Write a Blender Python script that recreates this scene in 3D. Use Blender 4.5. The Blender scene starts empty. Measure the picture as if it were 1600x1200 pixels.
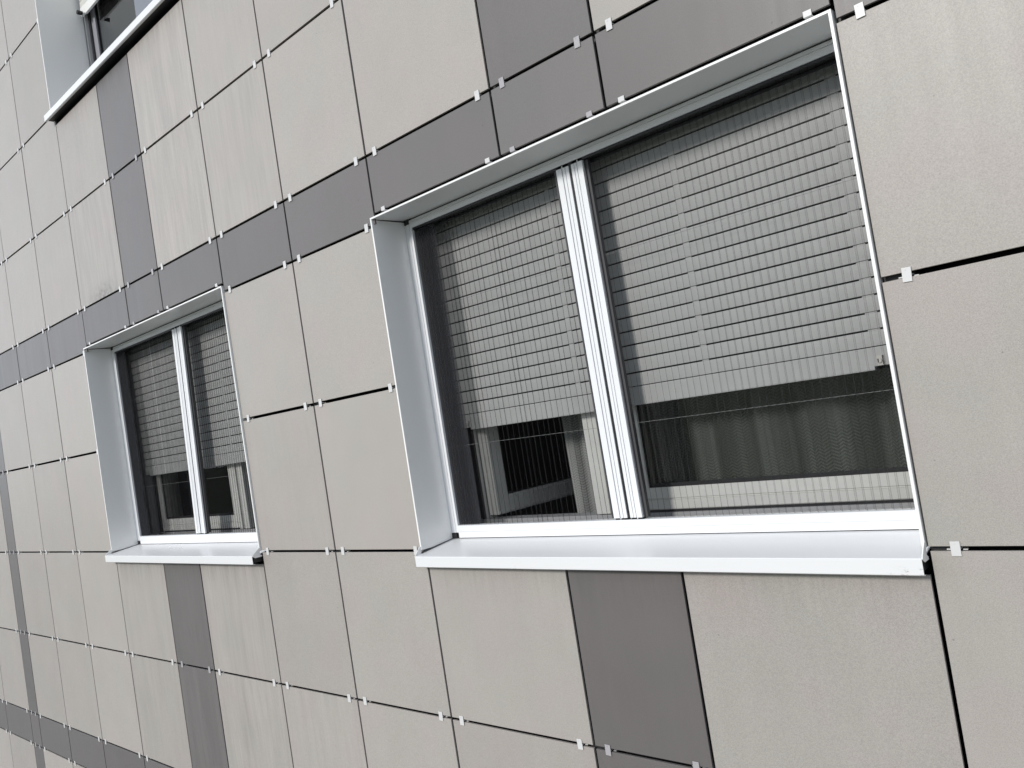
import bpy, math, random
from mathutils import Matrix, Vector
R_ = math.radians
rnd = random.Random(7)
SC = bpy.context.scene
COL = SC.collection

# ------------------------------------------------------------------ camera, sky, sun, exposure
cam_d = bpy.data.cameras.new("camera")
cam = bpy.data.objects.new("camera", cam_d)
COL.objects.link(cam)
right = Vector((0.72804617, 0.66742828, -0.15648726))
down = Vector((-0.14040696, -0.07825503, -0.98699647))
fwd = Vector((-0.67099528, 0.7405509, 0.03673829))
M = Matrix((right, -down, -fwd)).transposed().to_4x4()
M.translation = Vector((0, -2.01, 0))
cam.matrix_world = M
cam_d.sensor_width = 36.0
cam_d.lens = 1267.32 / 1600 * 36.0
cam_d.clip_start = 0.05
cam_d.clip_end = 2000
SC.camera = cam

SUN_DIR = Vector((0.115, 1.0, -0.46)).normalized()       # direction the light travels
world = bpy.data.worlds.new("World")
SC.world = world
world.use_nodes = True
wn = world.node_tree
bg = wn.nodes["Background"]
sky = wn.nodes.new("ShaderNodeTexSky")
sky.sky_type = 'NISHITA'
sky.sun_disc = False
sky.sun_elevation = math.asin(-SUN_DIR.z)
sky.sun_rotation = math.atan2(-SUN_DIR.x, -SUN_DIR.y)
sky.air_density = 1.0
sky.dust_density = 0.2
sky.ozone_density = 1.0
# thin high cloud over the clear sky, patchy
wtc = wn.nodes.new("ShaderNodeTexCoord"); wno = wn.nodes.new("ShaderNodeTexNoise")
wno.inputs['Scale'].default_value = 1.7; wno.inputs['Detail'].default_value = 5
wmp = wn.nodes.new("ShaderNodeMapping"); wmp.inputs['Scale'].default_value = (1, 1, 2.2)
wn.links.new(wtc.outputs['Generated'], wmp.inputs[0]); wn.links.new(wmp.outputs[0], wno.inputs['Vector'])
wr = wn.nodes.new("ShaderNodeMapRange"); wr.inputs[1].default_value = 0.35; wr.inputs[2].default_value = 0.65
wr.inputs[3].default_value = 0.86; wr.inputs[4].default_value = 1.0
wn.links.new(wno.outputs['Fac'], wr.inputs[0])
wmx = wn.nodes.new("ShaderNodeMix"); wmx.data_type = 'RGBA'
wn.links.new(wr.outputs[0], wmx.inputs[0]); wn.links.new(sky.outputs[0], wmx.inputs[6])
# unseen cloud brightened low at both sides, added to lift jambs and boards
wsx = wn.nodes.new("ShaderNodeSeparateXYZ"); wn.links.new(wtc.outputs['Generated'], wsx.inputs[0])
wab = wn.nodes.new("ShaderNodeMath"); wab.operation = 'ABSOLUTE'; wn.links.new(wsx.outputs[0], wab.inputs[0])
wma = wn.nodes.new("ShaderNodeMath"); wma.operation = 'MULTIPLY_ADD'; wn.links.new(wab.outputs[0], wma.inputs[0])
wma.inputs[1].default_value = 0.80
wmb = wn.nodes.new("ShaderNodeMath"); wmb.operation = 'MULTIPLY_ADD'; wn.links.new(wsx.outputs[0], wmb.inputs[0])
wmb.inputs[1].default_value = -0.32; wmb.inputs[2].default_value = 0.72
wn.links.new(wmb.outputs[0], wma.inputs[2])
wsc = wn.nodes.new("ShaderNodeVectorMath"); wsc.operation = 'SCALE'; wsc.inputs[0].default_value = (4.50, 4.87, 5.48)
wz = wn.nodes.new("ShaderNodeMath"); wz.operation = 'MULTIPLY_ADD'; wz.use_clamp = True; wn.links.new(wsx.outputs[2], wz.inputs[0])
wz.inputs[1].default_value = -0.5; wz.inputs[2].default_value = 1.0
wmm = wn.nodes.new("ShaderNodeMath"); wmm.operation = 'MULTIPLY'; wn.links.new(wma.outputs[0], wmm.inputs[0]); wn.links.new(wz.outputs[0], wmm.inputs[1])
wn.links.new(wmm.outputs[0], wsc.inputs['Scale']); wn.links.new(wsc.outputs[0], wmx.inputs[7])
wn.links.new(wmx.outputs[2], bg.inputs[0])
bg.inputs[1].default_value = 0.15

sl = bpy.data.lights.new("sun", 'SUN')
sl.energy = 1.85
sl.angle = R_(10.0)
sl.color = (1.0, 0.97, 0.92)
sun = bpy.data.objects.new("sun", sl)
sun.rotation_euler = SUN_DIR.to_track_quat('-Z', 'Y').to_euler()
sun.location = (-5, -20, 12)
COL.objects.link(sun)

SC.view_settings.view_transform = 'Standard'
SC.view_settings.look = 'None'
SC.view_settings.exposure = 0.42
SC.view_settings.gamma = 1.0
SC.render.engine = 'CYCLES'
SC.cycles.max_bounces = 10
SC.cycles.transparent_max_bounces = 24
SC.cycles.sample_clamp_indirect = 4.0

# ------------------------------------------------------------------ helpers
class MB:
    """collects polygons; build() links them as one mesh object"""
    def __init__(s): s.v = []; s.f = []; s.m = []; s.uv = None
    def poly(s, pts, mi=0):
        n = len(s.v); s.v += [tuple(p) for p in pts]; s.f.append(tuple(range(n, n + len(pts)))); s.m.append(mi)
    def box(s, x0, x1, y0, y1, z0, z1, mi=0):
        n = len(s.v)
        s.v += [(x0,y0,z0),(x1,y0,z0),(x1,y1,z0),(x0,y1,z0),(x0,y0,z1),(x1,y0,z1),(x1,y1,z1),(x0,y1,z1)]
        for q in ((0,3,2,1),(4,5,6,7),(0,1,5,4),(1,2,6,5),(2,3,7,6),(3,0,4,7)):
            s.f.append(tuple(n+i for i in q)); s.m.append(mi)
    def cbox(s, x0, x1, y0, y1, z0, z1, c, mi=0):
        """box whose front (-y) face has chamfered edges of size c"""
        n = len(s.v)
        s.v += [(x0+c,y0,z0+c),(x1-c,y0,z0+c),(x1-c,y0,z1-c),(x0+c,y0,z1-c),
                (x0,y0+c,z0),(x1,y0+c,z0),(x1,y0+c,z1),(x0,y0+c,z1),
                (x0,y1,z0),(x1,y1,z0),(x1,y1,z1),(x0,y1,z1)]
        qs = [(0,1,2,3),(11,10,9,8)]
        for k in range(4):
            a, b = k, (k+1) % 4
            qs.append((4+a,4+b,b,a)); qs.append((8+a,8+b,4+b,4+a))
        for q in qs: s.f.append(tuple(n+i for i in q)); s.m.append(mi)
    def extrude(s, prof, mapf, t0, t1, mi=0, closed=True, caps=True):
        """prof: list of (u, v); mapf(u, v, t) -> xyz"""
        n = len(s.v); k = len(prof)
        s.v += [tuple(mapf(u, v, t0)) for u, v in prof] + [tuple(mapf(u, v, t1)) for u, v in prof]
        for i in range(k if closed else k-1):
            j = (i+1) % k
            s.f.append((n+i, n+j, n+k+j, n+k+i)); s.m.append(mi)
        if closed and caps:
            s.f.append(tuple(n+i for i in reversed(range(k)))); s.m.append(mi)
            s.f.append(tuple(n+k+i for i in range(k))); s.m.append(mi)
    def cyl(s, c, axis, r, h, n=20, mi=0):
        pr = [(r*math.cos(2*math.pi*i/n), r*math.sin(2*math.pi*i/n)) for i in range(n)]
        cx, cy, cz = c
        if axis == 'y': mp = lambda u, v, t: (cx+u, cy+t, cz+v)
        elif axis == 'z': mp = lambda u, v, t: (cx+u, cy+v, cz+t)
        else: mp = lambda u, v, t: (cx+t, cy+u, cz+v)
        s.extrude(pr, mp, 0, h, mi)
    def build(s, name, mats, parent=None, loc=(0,0,0), fixn=True, smooth=False):
        me = bpy.data.meshes.new(name)
        me.from_pydata(s.v, [], s.f)
        if not isinstance(mats, (list, tuple)): mats = [mats]
        for m in mats: me.materials.append(m)
        for p, mi in zip(me.polygons, s.m):
            p.material_index = mi; p.use_smooth = smooth
        if fixn:
            import bmesh
            bm = bmesh.new(); bm.from_mesh(me)
            bmesh.ops.recalc_face_normals(bm, faces=bm.faces)
            bm.to_mesh(me); bm.free()
        me.update()
        o = bpy.data.objects.new(name, me)
        COL.objects.link(o)
        if parent is not None: o.parent = parent
        o.location = loc
        return o

def empty(name, loc=(0,0,0), parent=None):
    o = bpy.data.objects.new(name, None); o.empty_display_size = 0.1
    COL.objects.link(o); o.location = loc
    if parent is not None: o.parent = parent
    return o
def tag(o, label=None, cat=None, group=None, kind=None):
    if label: o['label'] = label
    if cat: o['category'] = cat
    if group: o['group'] = group
    if kind: o['kind'] = kind
    return o

# ------------------------------------------------------------------ materials
def mat(name, rough=0.5, spec=0.5, metal=0.0, col=(0.5,0.5,0.5)):
    m = bpy.data.materials.new(name); m.use_nodes = True
    b = m.node_tree.nodes["Principled BSDF"]
    b.inputs["Base Color"].default_value = (*col, 1)
    b.inputs["Roughness"].default_value = rough
    b.inputs["Specular IOR Level"].default_value = spec
    b.inputs["Metallic"].default_value = metal
    return m, m.node_tree, b
def N(nt, t, **kw):
    n = nt.nodes.new(t)
    for k, v in kw.items(): setattr(n, k, v)
    return n
def math_n(nt, op, a, b=None, c=None, clamp=False):
    n = N(nt, "ShaderNodeMath", operation=op); n.use_clamp = clamp
    for i, x in enumerate((a, b, c)):
        if x is None: continue
        if hasattr(x, 'links') or hasattr(x, 'is_linked'): nt.links.new(x, n.inputs[i])
        else: n.inputs[i].default_value = x
    return n.outputs[0]
def vec_coords(nt, scale, offset_random=True, use='Object'):
    tc = N(nt, "ShaderNodeTexCoord")
    oi = N(nt, "ShaderNodeObjectInfo")
    mp = N(nt, "ShaderNodeMapping"); mp.inputs['Scale'].default_value = scale
    src = tc.outputs[use]
    if offset_random:
        ad = N(nt, "ShaderNodeVectorMath", operation='ADD')
        ml = N(nt, "ShaderNodeVectorMath", operation='SCALE')
        cb = N(nt, "ShaderNodeCombineXYZ")
        for i in range(3): nt.links.new(oi.outputs['Random'], cb.inputs[i])
        nt.links.new(cb.outputs[0], ml.inputs[0]); ml.inputs['Scale'].default_value = 37.0
        nt.links.new(src, ad.inputs[0]); nt.links.new(ml.outputs[0], ad.inputs[1])
        src = ad.outputs[0]
    nt.links.new(src, mp.inputs['Vector'])
    return mp.outputs[0], tc.outputs['Object'], oi.outputs['Random']
def noise(nt, vec, scale, detail=3, rough=0.5):
    n = N(nt, "ShaderNodeTexNoise"); n.inputs['Scale'].default_value = scale
    n.inputs['Detail'].default_value = detail; n.inputs['Roughness'].default_value = rough
    nt.links.new(vec, n.inputs['Vector']); return n.outputs['Fac']

def panel_mat(name, col, speck, rough, spec):
    m, nt, b = mat(name, rough, spec)
    b.inputs['Sheen Weight'].default_value = 0.16; b.inputs['Sheen Roughness'].default_value = 0.35
    b.inputs['Sheen Tint'].default_value = (0.88, 0.94, 1.0, 1)
    v1, ob, rn = vec_coords(nt, (1,1,1))
    fine = noise(nt, v1, 390, 3, 0.75)          # grain of the boards
    mid = noise(nt, v1, 3.5, 3, 0.55)          # cloudy mottling
    vs, _, _ = vec_coords(nt, (24, 1, 1.3))
    st = noise(nt, vs, 1.0, 4, 0.6)            # vertical run marks
    vs2, _, _ = vec_coords(nt, (95, 1, 5.0))
    st2 = noise(nt, vs2, 1.0, 3, 0.6)
    att = N(nt, "ShaderNodeAttribute"); att.attribute_type = 'OBJECT'; att.attribute_name = 'streak'
    k = att.outputs['Fac']
    f = math_n(nt, 'MULTIPLY_ADD', math_n(nt, 'SUBTRACT', fine, 0.5), speck, 1.0)
    f = math_n(nt, 'ADD', f, math_n(nt, 'MULTIPLY', math_n(nt, 'SUBTRACT', mid, 0.5), 0.13))
    base_st = math_n(nt, 'ADD', math_n(nt, 'MULTIPLY', k, 0.50), 0.045)
    f = math_n(nt, 'ADD', f, math_n(nt, 'MULTIPLY', math_n(nt, 'SUBTRACT', st, 0.5), base_st))
    f = math_n(nt, 'ADD', f, math_n(nt, 'MULTIPLY', math_n(nt, 'SUBTRACT', st2, 0.5), math_n(nt, 'MULTIPLY', base_st, 0.8)))
    f = math_n(nt, 'ADD', f, math_n(nt, 'MULTIPLY', math_n(nt, 'SUBTRACT', rn, 0.5), 0.12))
    # mould near the lower edge where the object asks for it
    am = N(nt, "ShaderNodeAttribute"); am.attribute_type = 'OBJECT'; am.attribute_name = 'mould'
    sx = N(nt, "ShaderNodeSeparateXYZ"); nt.links.new(ob, sx.inputs[0])
    low = math_n(nt, 'MULTIPLY', math_n(nt, 'SUBTRACT', -0.205, sx.outputs[2]), 11.0, clamp=True)
    hx = math_n(nt, 'SUBTRACT', 1.0, math_n(nt, 'MULTIPLY', math_n(nt, 'ABSOLUTE', math_n(nt, 'SUBTRACT', sx.outputs[0], 0.03)), 3.6), clamp=True)
    nm = math_n(nt, 'MULTIPLY', math_n(nt, 'SUBTRACT', noise(nt, v1, 30, 5, 0.75), 0.36), 4.0, clamp=True)
    md = math_n(nt, 'MULTIPLY', math_n(nt, 'MULTIPLY', math_n(nt, 'MULTIPLY', low, hx), nm), am.outputs['Fac'])
    f = math_n(nt, 'MULTIPLY', f, math_n(nt, 'SUBTRACT', 1.0, math_n(nt, 'MULTIPLY', md, 0.6)))
    # drip marks below a sill, at the upper edge of the board
    ad = N(nt, "ShaderNodeAttribute"); ad.attribute_type = 'OBJECT'; ad.attribute_name = 'drip'
    vd, _, _ = vec_coords(nt, (70, 1, 4.0))
    dn = math_n(nt, 'MULTIPLY', math_n(nt, 'SUBTRACT', noise(nt, vd, 1.0, 4, 0.7), 0.42), 3.5, clamp=True)
    up = math_n(nt, 'MULTIPLY', math_n(nt, 'SUBTRACT', sx.outputs[2], 0.13), 6.5, clamp=True)
    edge = math_n(nt, 'MULTIPLY', math_n(nt, 'SUBTRACT', sx.outputs[2], 0.245), 20.0, clamp=True)
    dm = math_n(nt, 'MULTIPLY', math_n(nt, 'ADD', math_n(nt, 'MULTIPLY', math_n(nt, 'MULTIPLY', up, dn), 0.30), math_n(nt, 'MULTIPLY', edge, 0.10)), ad.outputs['Fac'])
    f = math_n(nt, 'MULTIPLY', f, math_n(nt, 'SUBTRACT', 1.0, dm))
    # sparse little flecks
    vo = N(nt, "ShaderNodeTexVoronoi"); vo.inputs['Scale'].default_value = 9.0
    nt.links.new(v1, vo.inputs['Vector'])
    sp = math_n(nt, 'LESS_THAN', vo.outputs['Distance'], 0.022)
    f = math_n(nt, 'MULTIPLY', f, math_n(nt, 'SUBTRACT', 1.0, math_n(nt, 'MULTIPLY', sp, 0.35)))
    # faint hue drift pinkish <-> greenish
    hue = noise(nt, v1, 5.0, 2, 0.5)
    rp = N(nt, "ShaderNodeMix", data_type='RGBA')
    nt.links.new(hue, rp.inputs[0])
    rp.inputs[6].default_value = (col[0]*1.045, col[1]*0.975, col[2]*0.99, 1)
    rp.inputs[7].default_value = (col[0]*0.965, col[1]*1.018, col[2]*0.985, 1)
    ml = N(nt, "ShaderNodeVectorMath", operation='SCALE')
    nt.links.new(rp.outputs[2], ml.inputs[0]); nt.links.new(f, ml.inputs['Scale'])
    nt.links.new(ml.outputs[0], b.inputs['Base Color'])
    bp = N(nt, "ShaderNodeBump"); bp.inputs['Strength'].default_value = 0.25; bp.inputs['Distance'].default_value = 0.0006
    nt.links.new(fine, bp.inputs['Height']); nt.links.new(bp.outputs[0], b.inputs['Normal'])
    nt.links.new(math_n(nt, 'MULTIPLY_ADD', st, 0.2, rough-0.1), b.inputs['Roughness'])
    return m
LIGHT = panel_mat('light_fibre_cement', (0.382, 0.357, 0.334), 1.0, 0.46, 0.45)
DARK = panel_mat('dark_fibre_cement', (0.145, 0.135, 0.133), 0.7, 0.44, 0.50)

def painted(name, col, rough=0.35, var=0.05, spec=0.5, dirt=0.0, sc=(3,3,3), rv=0.16):
    m, nt, b = mat(name, rough, spec, 0, col)
    v, ob, rn = vec_coords(nt, sc)
    n1 = noise(nt, v, 2.0, 4, 0.6)
    n2 = noise(nt, v, 45.0, 3, 0.6)
    f = math_n(nt, 'MULTIPLY_ADD', math_n(nt, 'SUBTRACT', n1, 0.5), var*2, 1.0)
    if dirt:
        d = math_n(nt, 'MULTIPLY', math_n(nt, 'SUBTRACT', n2, 0.62), 5.0, clamp=True)
        d2 = math_n(nt, 'MULTIPLY', math_n(nt, 'SUBTRACT', n1, 0.5), 5.0, clamp=True)
        f = math_n(nt, 'MULTIPLY', f, math_n(nt, 'SUBTRACT', 1.0, math_n(nt, 'MULTIPLY', math_n(nt, 'MULTIPLY', d, d2), dirt)))
    ml = N(nt, "ShaderNodeVectorMath", operation='SCALE'); ml.inputs[0].default_value = col
    nt.links.new(f, ml.inputs['Scale']); nt.links.new(ml.outputs[0], b.inputs['Base Color'])
    nt.links.new(math_n(nt, 'MULTIPLY_ADD', n1, rv, rough-rv/2), b.inputs['Roughness'])
    return m
ALU = painted('white_coated_aluminium', (0.87, 0.872, 0.865), 0.32, 0.008, rv=0.03)
ALU2 = painted('white_rail_aluminium', (0.80, 0.81, 0.83), 0.38, 0.012, rv=0.05)
SILLM = painted('white_sill_aluminium', (0.785, 0.79, 0.80), 0.28, 0.012, sc=(1,2,2), rv=0.04)
CLIPL = painted('pale_clip_metal', (0.66, 0.655, 0.655), 0.35, 0.05)
CLIPD = painted('grey_clip_metal', (0.40, 0.385, 0.40), 0.35, 0.05)
PVC = painted('white_window_plastic', (0.66, 0.66, 0.63), 0.35, 0.03, dirt=0.1)
PVC_SHADED = painted('shaded_window_frame', (0.30, 0.30, 0.33), 0.3, 0.03)  # white frame plastic darkened: shade of the recess put into the colour
SHUT = painted('grey_shutter_plastic', (0.445, 0.45, 0.443), 0.5, 0.05, dirt=0.1)
GUIDE = painted('grey_guide_rail', (0.24, 0.24, 0.25), 0.45, 0.05)
GUIDE2 = painted('light_grey_guide_rail', (0.42, 0.42, 0.43), 0.4, 0.05)
BLACK = painted('black_plastic', (0.014, 0.014, 0.016), 0.4, 0.1)
GASK = painted('black_rubber_gasket', (0.012, 0.012, 0.014), 0.5, 0.1)
MEMB = painted('black_facade_membrane', (0.010, 0.010, 0.011), 0.85, 0.2, spec=0.1)
RAIL = painted('dark_support_rail_metal', (0.035, 0.035, 0.037), 0.5, 0.2)
SEAL = painted('dark_grey_seal', (0.06, 0.06, 0.065), 0.5, 0.1)
STEEL = painted('bright_steel', (0.55, 0.53, 0.50), 0.3, 0.1)
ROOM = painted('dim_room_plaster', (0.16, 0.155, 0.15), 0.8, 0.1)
RAFF = painted('plain_render', (0.40, 0.39, 0.37), 0.8, 0.1)

def sill_dirty():
    m = painted('scuffed_sill_aluminium', (0.785, 0.79, 0.80), 0.28, 0.012, sc=(1,2,2), rv=0.04)
    nt = m.node_tree; b = nt.nodes["Principled BSDF"]
    src = b.inputs['Base Color'].links[0].from_socket
    tc = N(nt, "ShaderNodeTexCoord"); sx = N(nt, "ShaderNodeSeparateXYZ"); nt.links.new(tc.outputs['Object'], sx.inputs[0])
    mk = math_n(nt, 'MULTIPLY', math_n(nt, 'SUBTRACT', sx.outputs[0], 1.69), 11.0, clamp=True)
    lo = math_n(nt, 'MULTIPLY', math_n(nt, 'SUBTRACT', -0.487, sx.outputs[2]), 55.0, clamp=True)
    mp = N(nt, "ShaderNodeMapping"); mp.inputs['Scale'].default_value = (1, 1, 2.5); nt.links.new(tc.outputs['Object'], mp.inputs[0])
    n = noise(nt, mp.outputs[0], 55, 6, 0.8)
    t = math_n(nt, 'MULTIPLY', math_n(nt, 'SUBTRACT', n, 0.53), 8.0, clamp=True)
    fac = math_n(nt, 'MULTIPLY', math_n(nt, 'MULTIPLY', mk, lo), t)
    mx = N(nt, "ShaderNodeMix", data_type='RGBA'); nt.links.new(fac, mx.inputs[0])
    nt.links.new(src, mx.inputs[6]); mx.inputs[7].default_value = (0.16, 0.13, 0.10, 1)
    nt.links.new(mx.outputs[2], b.inputs['Base Color'])
    return m
SILLD = sill_dirty()

def glass_mat(name, ior):
    m = bpy.data.materials.new(name); m.use_nodes = True
    nt = m.node_tree; nt.nodes.clear()
    out = N(nt, "ShaderNodeOutputMaterial"); mx = N(nt, "ShaderNodeMixShader")
    tr = N(nt, "ShaderNodeBsdfTransparent"); tr.inputs[0].default_value = (0.755, 0.765, 0.76, 1)
    gl = N(nt, "ShaderNodeBsdfGlossy"); gl.inputs['Roughness'].default_value = 0.01
    fr = N(nt, "ShaderNodeFresnel"); fr.inputs[0].default_value = ior
    tc = N(nt, "ShaderNodeTexCoord"); ns = N(nt, "ShaderNodeTexNoise"); ns.inputs['Scale'].default_value = 2.2
    nt.links.new(tc.outputs['Object'], ns.inputs['Vector'])
    bp = N(nt, "ShaderNodeBump"); bp.inputs['Strength'].default_value = 0.15; bp.inputs['Distance'].default_value = 0.004
    nt.links.new(ns.outputs['Fac'], bp.inputs['Height']); nt.links.new(bp.outputs[0], gl.inputs['Normal'])
    nt.links.new(fr.outputs[0], mx.inputs[0]); nt.links.new(tr.outputs[0], mx.inputs[1]); nt.links.new(gl.outputs[0], mx.inputs[2])
    nt.links.new(mx.outputs[0], out.inputs[0])
    return m
GLASS = glass_mat('window_glass', 1.72)
GLASSR = glass_mat('coated_window_glass', 4.2)

def mesh_fabric(name, dens, col=0.018):
    m = bpy.data.materials.new(name); m.use_nodes = True
    nt = m.node_tree; nt.nodes.clear()
    out = N(nt, "ShaderNodeOutputMaterial"); mx = N(nt, "ShaderNodeMixShader")
    tr = N(nt, "ShaderNodeBsdfTransparent")
    df = N(nt, "ShaderNodeBsdfDiffuse"); df.inputs[0].default_value = (col, col, col*1.08, 1)
    tc = N(nt, "ShaderNodeTexCoord"); ns = N(nt, "ShaderNodeTexNoise"); ns.inputs['Scale'].default_value = 30
    nt.links.new(tc.outputs['Object'], ns.inputs['Vector'])
    f = math_n(nt, 'MULTIPLY_ADD', ns.outputs['Fac'], 0.08, dens-0.04)
    nt.links.new(f, mx.inputs[0]); nt.links.new(tr.outputs[0], mx.inputs[1]); nt.links.new(df.outputs[0], mx.inputs[2])
    nt.links.new(mx.outputs[0], out.inputs[0])
    return m
NET = mesh_fabric('black_insect_mesh', 0.16)
NET2 = mesh_fabric('black_insect_mesh_dense', 0.28)
NET3 = mesh_fabric('stacked_insect_mesh', 0.72, 0.075)
CREASE = mesh_fabric('folded_mesh_edge', 0.86, 0.04)
CREASE2 = mesh_fabric('soft_mesh_edge', 0.45, 0.05)
STRING = painted('grey_string', (0.20, 0.20, 0.20), 0.6, 0.1)

def curtain_mat(name, col, kk=0.9):
    m = bpy.data.materials.new(name); m.use_nodes = True
    nt = m.node_tree; nt.nodes.clear()
    out = N(nt, "ShaderNodeOutputMaterial"); mx = N(nt, "ShaderNodeMixShader"); mx.inputs[0].default_value = 0.35
    df = N(nt, "ShaderNodeBsdfDiffuse"); tl = N(nt, "ShaderNodeBsdfTranslucent")
    tc = N(nt, "ShaderNodeTexCoord"); sx = N(nt, "ShaderNodeSeparateXYZ"); nt.links.new(tc.outputs['Object'], sx.inputs[0])
    # chevron weave: z shifted by a triangle wave of x
    tri = math_n(nt, 'PINGPONG', sx.outputs[0], 0.017)
    zz = math_n(nt, 'ADD', sx.outputs[2], math_n(nt, 'MULTIPLY', tri, 0.62))
    s = math_n(nt, 'SINE', math_n(nt, 'MULTIPLY', zz, 600.0))
    ns = noise(nt, tc.outputs['Object'], 6, 3)
    amp = math_n(nt, 'MULTIPLY', math_n(nt, 'SUBTRACT', ns, 0.25), kk, clamp=True)
    mpx = N(nt, "ShaderNodeMapping"); mpx.inputs['Scale'].default_value = (9, 0, 0.25); nt.links.new(tc.outputs['Object'], mpx.inputs[0])
    fold_shade = math_n(nt, 'MULTIPLY', math_n(nt, 'SUBTRACT', noise(nt, mpx.outputs[0], 1.0, 2), 0.42), 6.0, clamp=True)   # light and shade of the folds, painted as upright bands
    f = math_n(nt, 'MULTIPLY_ADD', s, amp, 0.88)
    f = math_n(nt, 'MULTIPLY', f, math_n(nt, 'MULTIPLY_ADD', fold_shade, 0.50, 0.62))
    ml = N(nt, "ShaderNodeVectorMath", operation='SCALE'); ml.inputs[0].default_value = col
    nt.links.new(f, ml.inputs['Scale'])
    nt.links.new(ml.outputs[0], df.inputs[0]); nt.links.new(ml.outputs[0], tl.inputs[0])
    nt.links.new(df.outputs[0], mx.inputs[1]); nt.links.new(tl.outputs[0], mx.inputs[2]); nt.links.new(mx.outputs[0], out.inputs[0])
    return m
CURT = curtain_mat('sheer_curtain_cloth', (0.60, 0.615, 0.60))
CURT2 = curtain_mat('green_curtain_cloth', (0.50, 0.60, 0.55), 0.0)

# ------------------------------------------------------------------ ground and street (below the frame, they light the wall)
GZ = -4.8
m_, nt_, b_ = mat('paving', 0.8, 0.3)
v_, _, _ = vec_coords(nt_, (1,1,1), False)
n_ = noise(nt_, v_, 1.5, 5); rp_ = N(nt_, "ShaderNodeValToRGB"); nt_.links.new(n_, rp_.inputs[0])
rp_.color_ramp.elements[0].color = (0.13, 0.13, 0.125, 1); rp_.color_ramp.elements[1].color = (0.22, 0.22, 0.21, 1)
nt_.links.new(rp_.outputs[0], b_.inputs['Base Color'])
PAVE = m_
m_, nt_, b_ = mat('lawn', 0.9, 0.2)
v_, _, _ = vec_coords(nt_, (1,1,1), False)
n_ = noise(nt_, v_, 3, 6); rp_ = N(nt_, "ShaderNodeValToRGB"); nt_.links.new(n_, rp_.inputs[0])
rp_.color_ramp.elements[0].color = (0.05, 0.075, 0.03, 1); rp_.color_ramp.elements[1].color = (0.10, 0.12, 0.05, 1)
nt_.links.new(rp_.outputs[0], b_.inputs['Base Color'])
LAWN = m_
g = MB(); g.poly([(-600,-600,GZ),(600,-600,GZ),(600,600,GZ),(-600,600,GZ)])
tag(g.build('ground', LAWN), kind='structure')
g = MB(); g.box(-40, 40, -9, 0.3, GZ-0.1, GZ+0.02)
tag(g.build('pavement', PAVE), kind='structure')

# ------------------------------------------------------------------ the facade grid (metres; wall face is y = 0, camera height is z = 0)
XC = [-10.05, -9.40, -8.76, -8.116, -7.477, -7.271, -6.640, -5.988, -5.336, -4.673, -4.237, -3.583, -2.980,
      -2.390, -1.715, -1.285, -0.615, 0.05, 0.70]
ZR = [3.870, 3.602, 2.972, 2.342, 1.706, 1.070, 0.802, 0.175, -0.460, -1.094, -1.730, -1.986, -2.62, -3.26]
GH, GV, TH = 0.0055, 0.005, 0.008             # half joint widths, board thickness
darkcols = {4, 9, 14}                          # vertical stripes of dark boards
darkrows = {0, 5, 10}                          # horizontal bands of dark boards
STO = 2.802
WX = [(-2.403, -0.6245), (-5.365, -3.595), (-5.365, -3.595)]
WZ0 = [0.0, 0.0, STO]                          # vertical shift of the three windows
ZT, ZB = 0.832, -0.452                         # window surround top / bottom (unshifted)

bld = empty('apartment_building', (-3.0, 0.0, GZ))
tag(bld, 'building clad in pale and dark grey panels held by small silver clips, three windows showing', 'building')
OFF = Vector((3.0, 0.0, -GZ))                  # children are placed in world metres + OFF
def child(o, loc=None):
    o.parent = bld
    o.location = Vector(loc or (0,0,0)) + OFF
    return o

# backing wall with openings
wb = MB()
xs = sorted({-14.0, 8.0, *[a-0.004 for a, b in WX], *[b+0.004 for a, b in WX]})
zs = sorted({GZ, 8.0, ZB-0.01, ZT+0.01, ZB-0.01+STO, ZT+0.01+STO})
for i in range(len(xs)-1):
    for j in range(len(zs)-1):
        cx, cz = (xs[i]+xs[i+1])/2, (zs[j]+zs[j+1])/2
        if any(a < cx < b and ZB+dz < cz < ZT+dz for (a, b), dz in zip(WX, WZ0)): continue
        wb.box(xs[i], xs[i+1], 0.052, 0.36, zs[j], zs[j+1])
child(wb.build('wall', MEMB))
for (x0, x1, z0, z1) in ((-14, XC[0]-0.01, GZ, 8), (XC[-1]+0.01, 8, GZ, 8)):
    q = MB(); q.box(x0, x1, 0.0, 0.05, z0, z1); child(q.build('wall_render', RAFF))
q = MB(); q.box(XC[0], XC[-1], 0.0, 0.05, GZ, ZR[-1]-0.01); child(q.build('wall_render', RAFF))
q = MB(); q.box(XC[0], XC[-1], 0.0, 0.05, ZR[0]+0.01, 8); child(q.build('wall_render', RAFF))
q = MB(); q.box(-14, 8, 0.36, 9.0, 8.0, 8.3); child(q.build('roof', RAFF))
q = MB(); q.box(-14, 8, 8.7, 9.0, GZ, 8.0); child(q.build('wall_render', RAFF))
for a in (-14.0, 7.7):
    q = MB(); q.box(a, a+0.3, 0.36, 8.7, GZ, 8.0); child(q.build('wall_render', RAFF))

def in_view(x, z):
    p = Vector((x, 0, z)) - Vector((0, -2.01, 0))
    d = p.dot(fwd)
    if d <= 0.1: return False, 0, d
    u, v = p.dot(right)/d*1267.3+800, p.dot(down)/d*1267.3+600
    return (-40 < u < 1640 and -40 < v < 1240), u, d

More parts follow.
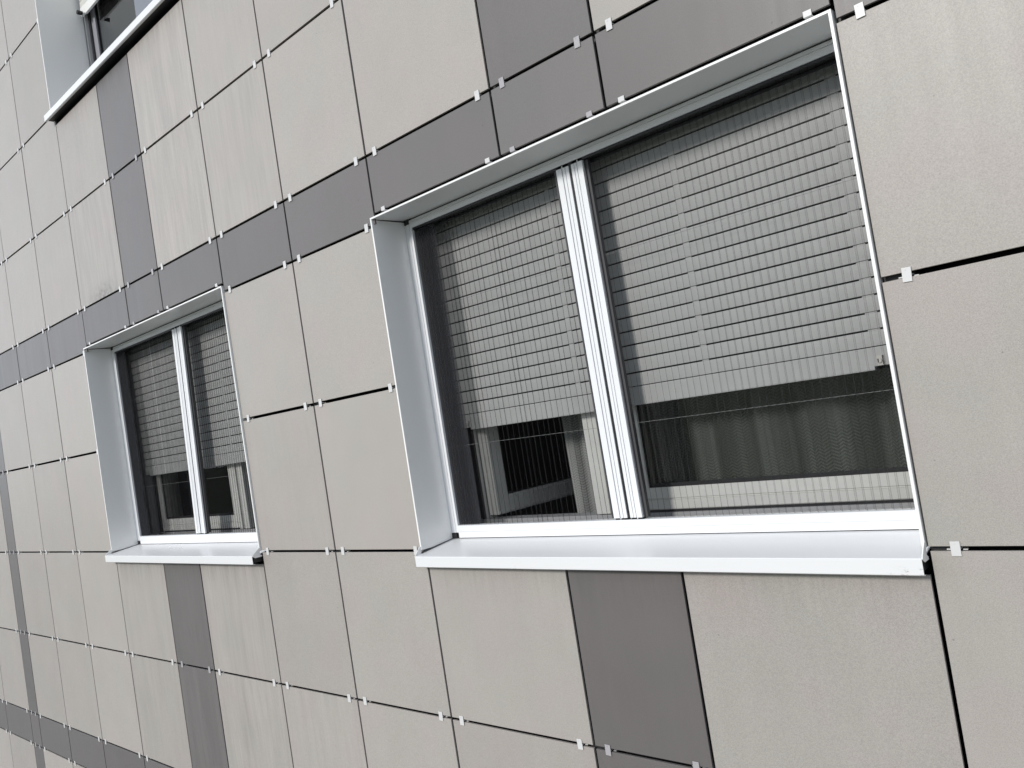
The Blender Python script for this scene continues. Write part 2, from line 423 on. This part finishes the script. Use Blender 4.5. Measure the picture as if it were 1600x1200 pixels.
streaky = {(6, 4): .35, (7, 4): .3, (8, 3): .5, (8, 4): 1.0, (9, 3): .5, (9, 4): .55, (10, 3): .8, (10, 4): .9, (11, 3): .35, (11, 4): .55,
           (10, 8): .6, (10, 9): .7, (8, 8): .35, (8, 9): .4, (9, 8): .5, (9, 9): .8, (11, 7): .15, (11, 9): .4}
def dirt_group(i, j): return streaky.get((i, j), 0.0)
spill = MB(); spill_d = MB()
panel_at = {}
for i in range(len(XC)-1):
    for j in range(len(ZR)-1):
        x0, x1 = XC[i]+GV, XC[i+1]-GV
        z1, z0 = ZR[j]-GH, ZR[j+1]+GH
        if abs(ZR[j]-0.175) < 0.01: z1 = ZR[j]-0.0065
        if abs(ZR[j+1]-0.175) < 0.01: z0 = ZR[j+1]+0.0065
        skip = False
        for (a, b), dz in zip(WX, WZ0):
            cx, cz = (x0+x1)/2, (z0+z1)/2
            if a < cx < b and -0.46+dz < cz < 0.80+dz: skip = True
            if -0.46+dz < cz < 0.80+dz:
                if x0 < a < x1+0.05 and cx < a: x1 = a-0.012
                if x0-0.05 < b < x1 and cx > b: x0 = b+0.012
            if a < cx < b and abs(ZR[j+1]-(0.802+dz)) < 0.02: z0 = 0.847+dz
            if a < cx < b and abs(ZR[j]-(-0.46+dz)) < 0.02: z1 = (-0.522 if dz == 0 else -0.538)+dz
        if skip: continue
        dark = i in darkcols or j in darkrows
        cx, cz = (x0+x1)/2, (z0+z1)/2
        vis = any(in_view(x, z)[0] for x in (x0, cx, x1) for z in (z0, cz, z1))
        w, h = (x1-x0)/2, (z1-z0)/2
        if not vis:
            (spill_d if dark else spill).cbox(x0, x1, 0, TH, z0, z1, 0.0008)
            continue
        p = MB(); dy = rnd.uniform(-0.0006, 0.0006)
        p.cbox(-w, w, dy, TH+dy, -h, h, 0.0008)
        o = child(p.build('dark_panel' if dark else 'light_panel', DARK if dark else LIGHT), (cx, 0, cz))
        o['streak'] = float(dirt_group(i, j))
        o['drip'] = (0.4 if x0 > -2.6 else 1.0) if any(a < cx < b_ and abs(ZR[j]-(-0.46+dz)) < 0.02 for (a, b_), dz in zip(WX, WZ0)) else 0.0
        o['mould'] = 1.0 if (i, j) == (8, 4) else 0.0
        o.rotation_euler = (0, rnd.uniform(-0.0007, 0.0007), 0)
        panel_at[(i, j)] = (o, cx, cz)
for q_, nm_, mt_ in ((spill, 'light_panel', LIGHT), (spill_d, 'dark_panel', DARK)):
    o_ = child(q_.build(nm_, mt_)); o_['kind'] = 'stuff'; o_['streak'] = 0.0; o_['mould'] = 0.0

# vertical support rails behind the joints
for i, x in enumerate(XC[1:-1], 1):
    if any(a+0.05 < x < b-0.05 for a, b in WX):
        spans = []
        for z0, z1 in ((ZR[-1], ZB-0.03), (ZT+0.02, ZB-0.03+STO), (ZT+0.02+STO, ZR[0])):
            spans.append((z0, z1))
        if x > -2.5: spans = [(ZR[-1], ZB-0.03), (ZT+0.02, ZR[0])]
    else:
        spans = [(ZR[-1], ZR[0])]
    xr = x
    for a, b in WX:                            # keep clear of the window openings
        if a-0.03 < x < a+0.05: xr = a-0.045
        if b-0.05 < x < b+0.03: xr = b+0.045
    for z0, z1 in spans:
        q = MB()
        q.extrude([(-0.035, 0.024), (0.035, 0.024), (0.035, 0.027), (-0.032, 0.027), (-0.032, 0.051), (-0.035, 0.051)], lambda u, v, t: (xr+u, v, t), z0, z1)
        child(q.build('support_rail', RAIL))

# clips: a bent metal tab straddling each horizontal joint, two per board corner pair
def clip_mesh(half=False):
    c = MB()
    z0 = 0.0015 if half else -0.0168
    c.cbox(-0.0104, 0.0104, -0.0035, -0.0017, z0, 0.0168, 0.0005)
    if half: c.box(-0.0100, 0.0100, -0.0017, 0.020, 0.0015, 0.0030)
    else:
        c.box(-0.0098, 0.0098, -0.0017, 0.020, -0.0012, 0.0012)
        c.box(-0.022, -0.0120, 0.010, 0.020, -0.0052, -0.0022)
        c.box(0.0120, 0.022, 0.010, 0.020, -0.0052, -0.0030)
        c.box(-0.0040, -0.0010, -0.0042, -0.0035, 0.0100, 0.0140)
    return c
protos = {}
cands = []
for (i, j), (o, cx, cz) in panel_at.items():
    zj = ZR[j+1]
    if j == len(ZR)-2: continue
    xa, xb = XC[i]+0.0575, XC[i+1]-0.0575
    half = False; zz = zj
    for (a, b), dz in zip(WX, WZ0):
        if a < cx < b and abs(zj-(0.802+dz)) < 0.02: half = True; zz = 0.8395+dz
        if abs(xa - a) < 0.03: xa = a+0.062 if a < cx else xa
    xs_ = [xa, xb]
    if XC[i+1]-XC[i] < 0.25: xs_ = [XC[i]+0.055, XC[i+1]-0.055]
    for k, x in enumerate(xs_):
        # the sills cover the joint right under each window
        cov = any(a-0.02 < x < b+0.02 and abs(zj-(-0.46+dz)) < 0.02 for (a, b), dz in zip(WX, WZ0))
        if cov: continue
        ok, u, d = in_view(x, zz)
        if not ok: continue
        below_dark = (i in darkcols) or (j+1 in darkrows)
        me_dark = (i in darkcols) and (below_dark)
        cands.append((d, i, j, x, zz, half, me_dark))
cands.sort()
rest = MB(); rest_d = 0
for n, (d, i, j, x, zz, half, dk) in enumerate(cands):
    o, cx, cz = panel_at[(i, j)]
    jx, jz, ang = rnd.uniform(-.0025,.0025), rnd.uniform(-.0012,.0012), rnd.uniform(-.05,.05)
    if n < 100:
        key = (half, dk)
        if key not in protos:
            c = clip_mesh(half).build('clip', CLIPD if dk else CLIPL); protos[key] = c
        else:
            c = protos[key].copy(); COL.objects.link(c)
        c.parent = o; c.location = (x-cx+jx, 0, zz-cz+jz); c.rotation_euler = (0, ang, 0)
    else:
        c = clip_mesh(half); cs, sn = math.cos(ang), math.sin(ang)
        base = len(rest.v)
        rest.v += [(x+jx+a*cs+e*sn, b, zz+jz-a*sn+e*cs) for a, b, e in c.v]
        rest.f += [tuple(base+q for q in f) for f in c.f]; rest.m += [1 if dk else 0]*len(c.f)
if rest.v:
    r_ = child(rest.build('clip', [CLIPL, CLIPD])); r_['kind'] = 'stuff'

# ------------------------------------------------------------------ windows
YS = 0.155        # front of the insect screen frame
YSH = 0.250       # front of the roller shutter
YW = 0.300        # front of the window frame

def build_window(wi, screen, shutter_z, wide_left, name_label):
    XL, XR = WX[wi]; dz = WZ0[wi]
    W = XR-XL
    # local frame: x from XL, z from dz
    win = empty('window', (0,0,0)); child(win, (XL, 0, dz)); win['label'] = name_label
    def part(mb, name, m, label=None, **kw):
        o = mb.build(name, m, win, **kw)
        if label: o['label'] = label
        return o
    deep = 0.300
    # --- surround: jambs and soffit of folded sheet with a lip
    s = MB()
    lip = 0.0078
    def jamb(x, sgn):
        # sgn +1: left jamb (sheet to the left of x), -1: right jamb
        xo = x - sgn*0.003
        s.box(min(x, xo), max(x, xo), -0.0060, deep, ZB-0.004, ZT-0.0085)
        xl = x - sgn*lip
        s.cbox(min(x, xl), max(x, xl), -0.0085, -0.0060, ZB-0.004, ZT-0.001, 0.0006)
        a, b = sorted((xl, xl + sgn*0.0016))
        s.box(a, b, -0.0060, 0.022, ZB-0.004, ZT-0.002)
    jamb(0, 1); jamb(W, -1)
    zt0, zt1 = ZT-0.0065, ZT+0.003             # soffit rises a little inwards
    s.extrude([(-0.0060, zt0), (deep, zt1), (deep, zt1+0.003), (-0.0060, zt0+0.003)], lambda u, v, t: (t, u, v), -0.0035, W+0.0035)
    s.cbox(-lip, W+lip, -0.0087, -0.0062, ZT-0.0065, ZT+0.0005, 0.0006)
    s.box(-lip, W+lip, -0.0062, 0.022, ZT-0.0015, ZT+0.0004)
    s.cyl((0.112, 0.048, ZT-0.0048), 'z', 0.0055, 0.0014)
    s.build('surround', ALU, win)
    # --- sill: sloped top, front lip, drip edge, upstand end caps
    q = MB()
    yb = (YS+0.004) if screen else deep
    zb = -0.448; zf = -0.472
    if not screen: zb = -0.440
    pz = 0.0 if wi == 0 else -0.007
    prof = [(yb, zb), (-0.043, zf), (-0.045, zf-0.002), (-0.045, zf-0.0385), (-0.040, zf-0.0415), (-0.032, zf-0.0415),
            (-0.032, zf-0.0400), (-0.039, zf-0.0400), (-0.0430, zf-0.0375), (-0.0430, zf-0.0035), (yb, zb-0.003)]
    prof = [(u if u > 0 else u+pz, v) for u, v in prof]
    q.extrude(prof, lambda u, v, t: (t, u, v), -0.002, W+0.006)
    sill = part(q, 'sill', SILLD if wi == 0 else SILLM)
    q = MB(); q.box(0.004, W+0.001, -0.0415, 0.0515, zf-0.034, zf-0.006); part(q, 'sill_underlay', GASK)
    for side, x0 in ((0, -0.0045), (1, W+0.0062)):
        c = MB()
        pr = [(-0.0445, zf-0.002), (-0.041, zf+0.004), (-0.014, zf+0.030), (-0.0090, zf+0.030), (-0.0090, zf-0.000), (0.0, zf-0.006), (0.0, zf-0.012), (-0.03, zf-0.012)]
        pr = [(u if u > -0.02 else u+pz, v) for u, v in pr]
        c.extrude(pr, lambda u, v, t: (t, u, v), x0, x0+0.0022)
        part(c, 'end_cap', ALU)
    if not screen:
        pass
    q = MB(); q.extrude([(-0.012, zf+0.0105), (yb, zb+0.0025), (yb, zb+0.0002), (-0.012, zf+0.0036)], lambda u, v, t: (t, u, v), 0.0001, 0.0022); part(q, 'sealant', SEAL)
    # --- insect screen
    if screen:
        def strips(w0, w1, n, y0, depth, gap=0.0016, rec=0.0035):
            """profile with n bands across a width separated by narrow grooves"""
            pts = []; bw = (w1-w0)/n
            for k in range(n):
                a = w0+k*bw + (gap/2 if k else 0); b = w0+(k+1)*bw - (gap/2 if k < n-1 else 0)
                yy = y0 + (0.0 if k % 2 else 0.0012)
                if k: pts.append((a, y0+rec))
                pts += [(a, yy), (b, yy)]
                if k < n-1: pts.append((b, y0+rec))
            pts += [(w1, y0+depth), (w0, y0+depth)]
            return pts
        zlo, zhi = -0.445, 0.832
        f = MB()
        mz = lambda u, v, t: (u, v, t)         # vertical members
        mx = lambda u, v, t: (t, v, u)         # horizontal members
        for a_ in (0.0012, W-0.040):
            f = MB(); f.extrude(strips(a_, a_+0.0388, 3, YS, 0.032), mz, zlo+0.0205, zhi-0.0225)
            part(f, 'screen_guide', ALU2)
        f = MB()
        # top rail leans back towards its lower edge
        f.extrude([(zhi-0.0075, YS+0.002), (zhi-0.018, YS+0.0005), (zhi-0.019, YS+0.003), (zhi-0.020, YS+0.0005), (zhi-0.040, YS), (zhi-0.040, YS+0.034), (zhi-0.0075, YS+0.034)], mx, 0.0295, W-0.0295)
        f.box(0.0295, W-0.0295, YS+0.010, YS+0.030, zhi-0.0074, zhi+0.0005, 1)
        part(f, 'screen_top_rail', [ALU2, BLACK])
        f = MB()
        f.extrude([(zlo, YS), (zlo+0.0215, YS), (zlo+0.0222, YS+0.0018), (zlo+0.0232, YS+0.0018), (zlo+0.0238, YS-0.001), (zlo+0.046, YS-0.001), (zlo+0.048, YS+0.001), (zlo+0.048, YS+0.034), (zlo, YS+0.034)], mx, 0.0405, W-0.0405)
        part(f, 'screen_bottom_rail', ALU2)
        b = MB(); b.box(0.041, W-0.041, YS+0.004, YS+0.0335, 0.7835, 0.7918); part(b, 'rail_shade_strip', BLACK)  # black strip added to paint the shade under the top rail
        b = MB(); b.box(0.041, W-0.041, YS+0.036, YS+0.040, 0.774, 0.830); part(b, 'rail_shade_strip', BLACK)  # second black strip, stands in for the shade behind the rail
        for left_ in (True, False):
            for cz0 in (zhi-0.0218, zlo-0.0018):
                c0, c1 = (0.0015, 0.0290) if left_ else (W-0.0290, W-0.0015)
                c = MB(); c.cbox(c0, c1, YS-0.0015, YS+0.032, cz0, cz0+0.0212, 0.001)
                c0, c1 = (0.0291, 0.0402) if left_ else (W-0.0402, W-0.0291)
                c.box(c0, c1, YS+0.004, YS+0.030, cz0+0.001, cz0+0.0205)
                part(c, 'corner_connector', BLACK)
        # pull bars, slightly out of plumb
        if wi == 0: xa, xb, lean = 0.789, 0.795, 0.007
        else: xa, xb, lean = 0.873, 0.818, 0.0
        z_lo, z_hi = -0.3905, 0.781
        def bar(xt, xbm, w, mirror):
            b = MB()
            base = strips(0, w, 3, YS-0.002, 0.028, 0.0018, 0.004)
            base = [(0, YS-0.002), (w*0.44, YS-0.002), (w*0.44, YS+0.006), (w*0.51, YS+0.006), (w*0.51, YS-0.001), (w*0.70, YS-0.001),
                    (w*0.70, YS+0.006), (w*0.745, YS+0.006), (w*0.745, YS-0.001), (w, YS-0.001), (w, YS+0.026), (0, YS+0.026)]
            if mirror: base = [(w-u, v) for u, v in base]
            n = len(b.v)
            b.extrude(base, lambda u, v, t: (u + (xt if t > 0 else xbm), v, t), z_lo, z_hi)
            # little tongues running into the rails, and black end plugs
            for (u0, u1) in ((w*0.42, w*0.49),):
                if mirror: u0, u1 = w-u1, w-u0
                b.box(xt+u0, xt+u1, YS+0.002, YS+0.016, z_hi+0.0004, z_hi+0.009)
                b.box(xbm+u0, xbm+u1, YS+0.002, YS+0.016, z_lo-0.005, z_lo-0.0004)
            b.box(xt+0.002, xt+w-0.002, YS+0.004, YS+0.022, z_hi+0.0003, z_hi+0.0098, 1)
            b.box(xbm+0.002, xbm+w-0.002, YS+0.004, YS+0.022, z_lo-0.0062, z_lo-0.0003, 1)
            part(b, 'pull_bar', [ALU2, BLACK])
        if wi == 0:
            lt, lb = 0.789, 0.797
        else:
            lt, lb = 0.873, 0.816
        wbar = 0.052
        bar(lt, lb, wbar, False); bar(lt+wbar+0.0110, lb+wbar+0.0125, 0.046, True)
        b = MB(); b.extrude([(0.0003, YS+0.003), (0.0107, YS+0.003), (0.0107, YS+0.024), (0.0003, YS+0.024)], lambda u, v, t: (u + (lt+wbar if t > 0 else lb+wbar), v, t), z_lo, z_hi); part(b, 'bar_seal', BLACK)
        # dark seals beside the bars
        for xt, xbm in ((lt-0.004, lb-0.004), (lt+wbar+0.056, lb+wbar+0.058)):
            b = MB()
            b.extrude([(0, YS+0.006), (0.005, YS+0.006), (0.005, YS+0.012), (0.014, YS+0.012), (0.014, YS+0.028), (0, YS+0.028)],
                      lambda u, v, t: (u + (xt if t > 0 else xbm) - (0.010 if xt < lt else 0), v, t), z_lo, z_hi)
            part(b, 'bar_seal', SEAL)
        # pleated mesh: left leaf and right leaf
        def pleat(xs_top, xs_bot, crease, nst=0, name='insect_mesh'):
            p = MB(); yf, yk = YS+0.011, YS+0.026
            ys = [yf if k % 2 == 0 else yk for k in range(len(xs_top))]
            z0, z1 = -0.396, 0.790
            for k in range(len(xs_top)-1):
                p.poly([(xs_bot[k], ys[k], z0), (xs_bot[k+1], ys[k+1], z0), (xs_top[k+1], ys[k+1], z1), (xs_top[k], ys[k], z1)], 3 if k < nst else 2*(k % 2))
            for k in range(1, len(xs_top)-1):
                w = 0.0009 if k % 2 == 0 else 0.0006
                yy = ys[k] - (0.0006 if k % 2 == 0 else -0.0006)
                p.poly([(xs_bot[k]-w/2, yy, z0), (xs_bot[k]+w/2, yy, z0), (xs_top[k]+w/2, yy, z1), (xs_top[k]-w/2, yy, z1)], 1)
            return part(p, name, [NET, crease, NET2, NET3], fixn=False)
        def seq(x0, x1, pitches):
            # half-pitches that fill x0..x1 following the weights
            s_ = sum(pitches); out = [x0]
            for p_ in pitches: out.append(out[-1] + p_/s_*(x1-x0))
            return out
        # left leaf: tight stack against the frame, then open folds
        rl = random.Random(11+wi)
        stack = [0.0062*(0.85+0.3*rl.random()) for _ in range(17)]
        nopen = int((lt-0.012-0.146)/0.0117)
        opn = [0.0117*(0.78+0.44*rl.random()) for _ in range(nopen)]
        tw = stack+opn
        pleat(seq(0.041, lt-0.011, tw), seq(0.041, lb-0.011, tw), CREASE, 17)
        nr = int((W-0.042-(lt+0.122))/0.0111)
        tr_ = [0.0111*(0.93+0.14*rl.random()) for _ in range(nr)]
        pleat(seq(lt+0.124, W-0.041, tr_), seq(lb+0.126, W-0.041, tr_), CREASE2)
        # strings
        for zc in (-0.090, 0.462):
            for x0, x1 in ((0.042, lt-0.012), (lt+0.122, W-0.042)):
                b = MB(); b.box(x0, x1, YS+0.0185, YS+0.0192, zc-0.0005, zc+0.0005)
                part(b, 'guide_string', STRING)
    # --- roller shutter
    sb = shutter_z                              # bottom of bottom bar
    for a, sg in ((0.0012, 1), (W-0.0012, -1)):
        gr = MB()
        def gb(u0, u1, y0, mi, y1=YW-0.0005):
            x0, x1 = sorted((a + sg*u0, a + sg*u1)); gr.box(x0, x1, y0, y1, -0.398, ZT-0.004, mi)
        yg = 0.243 if screen else 0.272
        gb(0.0, 0.0035, yg, 0); gb(0.0035, 0.020, 0.287, 1); gb(0.020, 0.0245, yg, 0); gb(0.0245, 0.034, yg+0.004, 0)
        gb(0.034, 0.0375, yg-0.002, 0); gb(0.0375, 0.060, 0.290, 1)
        part(gr, 'guide_rail', [GUIDE if screen else GUIDE2, BLACK])
    sh = MB()
    pitch = 0.0461; x0, x1 = 0.036, W-0.036
    z = sb+0.0640
    # slats: gently bowed, separated by dark slots with short bridges at the cord lines
    zi = z; k = 0
    cordx = [0.660, 1.165]
    while zi < ZT-0.02:
        top = min(zi+pitch-0.0052, ZT-0.004)
        if k == 0:
            pass
        n = 5
        pr = []
        for t in range(n+1):
            f_ = t/n
            pr.append((YSH + 0.0009*(2*f_-1)**2, zi + f_*(top-zi)))
        pr += [(YSH+0.013, top), (YSH+0.013, zi)]
        sh.extrude(pr, lambda u, v, t: (t, u, v), x0, x1, 0)
        # slot behind
        slot_h = 0.0052
        zs0, zs1 = top, top+slot_h
        sh.box(x0, x1, YSH+0.0115, YSH+0.0128, zs0+0.0001, zs1-0.0001, 1)
        for cx_ in cordx + [W-0.106]:
            ww = 0.011 if cx_ < W-0.15 else 0.016
            sh.box(cx_-ww, cx_+ww, YSH+0.0042, YSH+0.0088, zs0+0.0004, zs1-0.0004, 0)
        zi += pitch; k += 1
    part(sh, 'roller_shutter', [SHUT if screen else PVC, BLACK], smooth=False)
    bb = MB()
    bb.extrude([(YSH-0.001, sb), (YSH-0.002, sb+0.003), (YSH-0.002, sb+0.058), (YSH, sb+0.0612), (YSH+0.013, sb+0.0612), (YSH+0.013, sb)], lambda u, v, t: (t, u, v), 0.103, W-0.119)
    for u0, u1 in ((0.037, 0.1028), (W-0.1188, W-0.037)):
        bb.box(u0, u1, YSH-0.002, YSH+0.013, sb+0.010, sb+0.0612)
    part(bb, 'shutter_bottom_bar', SHUT if screen else ALU)
    for u in (0.092, W-0.101):
        c = MB()
        if screen:
            c.box(u-0.009, u+0.009, YSH-0.009, YSH-0.0022, sb+0.0105, sb+0.037)
            c.cyl((u, YSH-0.013, sb+0.024), 'y', 0.0065, 0.004)
            c.box(u-0.004, u-0.001, YSH-0.0135, YSH-0.013, sb+0.019, sb+0.029, 1); c.box(u+0.0075, u+0.009, YSH-0.010, YSH-0.009, sb+0.012, sb+0.037, 1)
            part(c, 'shutter_stop', [STEEL, BLACK])
        else:
            c.cyl((u-0.025, YSH-0.036, sb+0.016), 'y', 0.0135, 0.030, 24)
            part(c, 'shutter_stop', BLACK)
    # --- window frame (white plastic)
    fr = MB()
    zlo, zhi = -0.452, ZT+0.006
    B1 = -0.403                                   # top of the outer frame at the bottom
    fr.box(0.0, 0.060, YW, YW+0.065, B1, zhi); fr.box(W-(0.060 if wide_left else 0.028), W, YW, YW+0.065, B1, zhi)
    fb = MB(); fb.box(0.0, W, YW-0.001, YW+0.065, zlo, B1-0.0001); part(fb, 'frame_sill', GUIDE2)
    fr.box(0.0601, W-0.0601, YW, YW+0.065, zhi-0.06, zhi)
    if wide_left:
        mull = (1.057, 1.158)
        wide = (0.060, 1.057); narrow = (1.158, W-0.060)
    else:
        mull = (0.620, 0.820)
        wide = (0.790, W-0.030); narrow = (0.060, 0.640)
    # centre post in stepped faces
    a, b = mull
    n3 = (b-a)
    fr.box(a, a+n3*0.30, YW-0.004, YW+0.060, B1+0.004, zhi-0.06)
    fr.box(a+n3*0.31, a+n3*0.42, YW+0.012, YW+0.060, B1+0.004, zhi-0.06)
    fr.box(a+n3*0.43, b, YW+0.001, YW+0.060, B1+0.004, zhi-0.06)
    part(fr, 'window_frame', PVC if screen else PVC_SHADED)
    # closed wide sash
    def sash(x0, x1, name):
        s_ = MB(); st = 0.055; sr = 0.055 if (wide_left or x1 < W*0.6) else 0.040
        zb0, zb1 = B1+0.0085, -0.320
        s_.extrude([(YW+0.004, zb0), (YW+0.001, zb0+0.003), (YW+0.001, -0.3620), (YW+0.008, -0.3610), (YW+0.008, -0.3575), (YW+0.003, -0.356), (YW+0.006, zb1), (YW+0.058, zb1), (YW+0.058, zb0)],
                   lambda u, v, t: (t, u, v), x0, x1)
        s_.box(x0, x0+st, YW+0.001, YW+0.058, zb1+0.0002, zhi-0.062)
        s_.box(x1-sr, x1, YW+0.001, YW+0.058, zb1+0.0002, zhi-0.062)
        s_.box(x0+st+0.0002, x1-sr-0.0002, YW+0.001, YW+0.058, zhi-0.13, zhi-0.062)
        part(s_, 'sash', PVC if screen else PVC_SHADED)
        g_ = MB()
        g_.box(x0+st+0.0003, x1-sr-0.0003, YW+0.009, YW+0.014, zb1+0.0003, zb1+0.013)
        g_.box(x0+st+0.0003, x0+st+0.006, YW+0.009, YW+0.014, zb1+0.0133, zhi-0.132)
        g_.box(x1-sr-0.006, x1-sr-0.0003, YW+0.009, YW+0.014, zb1+0.0133, zhi-0.132)
        g_.box(x0+0.004, x1-0.004, YW+0.006, YW+0.009, B1+0.0005, B1+0.0082)
        part(g_, 'gasket', GASK)
        p_ = MB(); p_.box(x0+st-0.004, x1-sr+0.004, YW+0.016, YW+0.034, zb1-0.004, zhi-0.126)
        part(p_, 'pane', GLASSR if wi == 2 else GLASS)
    wx0, wx1 = wide
    if wide_left: sash(wx0+0.002, wx1-0.002, 'w')
    else: sash(wx0+0.004, wx1-0.002, 'w')
    # narrow sash: swung inwards
    if wi == 2:
        nx0, nx1 = narrow; sash(nx0+0.002, nx1-0.002, 'n')
    else:
        nx0, nx1 = narrow; wd = nx1-nx0+0.02
        s_ = MB(); st = 0.062; zb0, zb1 = -0.388, -0.318; zt = zhi-0.062
        s_.box(0, st, 0, 0.055, zb0, zt); s_.box(wd-st, wd, 0, 0.055, zb0, zt)
        s_.box(st+.0002, wd-st-.0002, 0, 0.055, zb0, zb1-0.012); s_.box(st+.0002, wd-st-.0002, 0.006, 0.050, zb1-0.0119, zb1)
        s_.box(st+.0002, wd-st-.0002, 0, 0.055, zt-0.07, zt)
        s_.box(0.004, wd-0.004, -0.004, -0.0002, zb0+0.006, zb0+0.012)
        o = part(s_, 'open_sash', PVC, 'window sash swung open into the room')
        g_ = MB(); g_.box(st-0.003, wd-st+0.003, 0.018, 0.036, zb1-0.003, zt-0.066)
        g = g_.build('pane', GLASS, win)
        ang = R_(86)
        for k_ in (o, g):
            if wide_left:      # hinge at the right side
                k_.location = (nx1-0.01, YW+0.06, 0); k_.rotation_euler = (0, 0, math.pi-ang)
            else:
                k_.location = (nx0+0.052+0.010, YW+0.012, 0); k_.rotation_euler = (0, 0, ang)
    # --- the room behind
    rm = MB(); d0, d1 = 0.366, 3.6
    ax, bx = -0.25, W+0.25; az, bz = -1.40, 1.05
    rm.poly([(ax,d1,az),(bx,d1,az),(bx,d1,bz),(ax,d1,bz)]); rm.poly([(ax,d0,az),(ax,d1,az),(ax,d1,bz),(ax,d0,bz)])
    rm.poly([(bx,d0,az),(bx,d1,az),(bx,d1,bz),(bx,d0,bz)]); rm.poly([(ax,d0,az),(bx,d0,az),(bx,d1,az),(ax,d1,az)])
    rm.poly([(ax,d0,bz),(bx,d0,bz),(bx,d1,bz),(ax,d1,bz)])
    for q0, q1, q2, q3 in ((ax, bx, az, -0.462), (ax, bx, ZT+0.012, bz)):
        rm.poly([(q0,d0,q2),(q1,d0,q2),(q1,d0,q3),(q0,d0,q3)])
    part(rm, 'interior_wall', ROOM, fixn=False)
    return win

w1 = build_window(0, True, -0.0355, False, 'nearest window, with a silver-white insect screen and half-lowered grey roller shutter')
w2 = build_window(1, True, -0.0280, True, 'smaller looking window in the middle distance, pale insect screen, half-lowered shutter')
w3 = build_window(2, False, 3.030-STO, True, 'window at the upper left corner of the photo, without insect screen, seen from below')

# ------------------------------------------------------------------ curtains (hang inside, things of their own)
def curtain(name, x0, x1, z0, z1, y, folds, m, label, seed, dz=0):
    c = MB(); r = random.Random(seed); n = int((x1-x0)/0.006); hz = [z0+(z1-z0)*t/14 for t in range(15)]
    ph = [r.uniform(0, 6.28) for _ in range(4)]
    def yy(x, z):
        q = x*folds+ph[0]+0.9*math.sin(x*7+ph[1])
        v = 0.040*math.sin(q)*(0.6+0.4*math.sin(x*5+ph[2])) + 0.016*math.sin(2.1*q+ph[1]) + 0.006*math.sin(x*folds*3.7+ph[2])
        return v*(0.8+0.2*math.sin(z*2+ph[3])) + 0.004*math.sin(z*5+x*7)
    base = 0
    for i in range(n+1):
        x = x0+(x1-x0)*i/n
        for z in hz: c.v.append((x-x0, yy(x, z), z))
    k = len(hz)
    for i in range(n):
        for j in range(k-1):
            c.f.append((i*k+j, (i+1)*k+j, (i+1)*k+j+1, i*k+j+1)); c.m.append(0)
    o = c.build(name, m, None, (x0, y, dz), smooth=True, fixn=False)
    sol = o.modifiers.new('thickness', 'SOLIDIFY'); sol.thickness = 0.0008
    tag(o, label, 'curtain')
    return o
curtain('curtain', -2.04, -1.60, -1.2, 0.86, 0.50, 38, CURT, 'short stretch of pale sheer curtain beside the open sash of the nearest window', 3)
curtain('curtain', -1.585, -0.45, -1.2, 0.86, 0.46, 24, CURT, 'folded greyish green curtain behind the closed pane of the nearest window', 5)
curtain('curtain', -5.52, -4.35, -1.2, 0.86, 0.47, 30, CURT2, 'dark green curtain behind the screen of the middle distance window', 9)
curtain('curtain', -5.50, -4.60, -1.2, 0.86, 0.47, 30, CURT, 'light curtain just inside the upper left window', 12, STO)
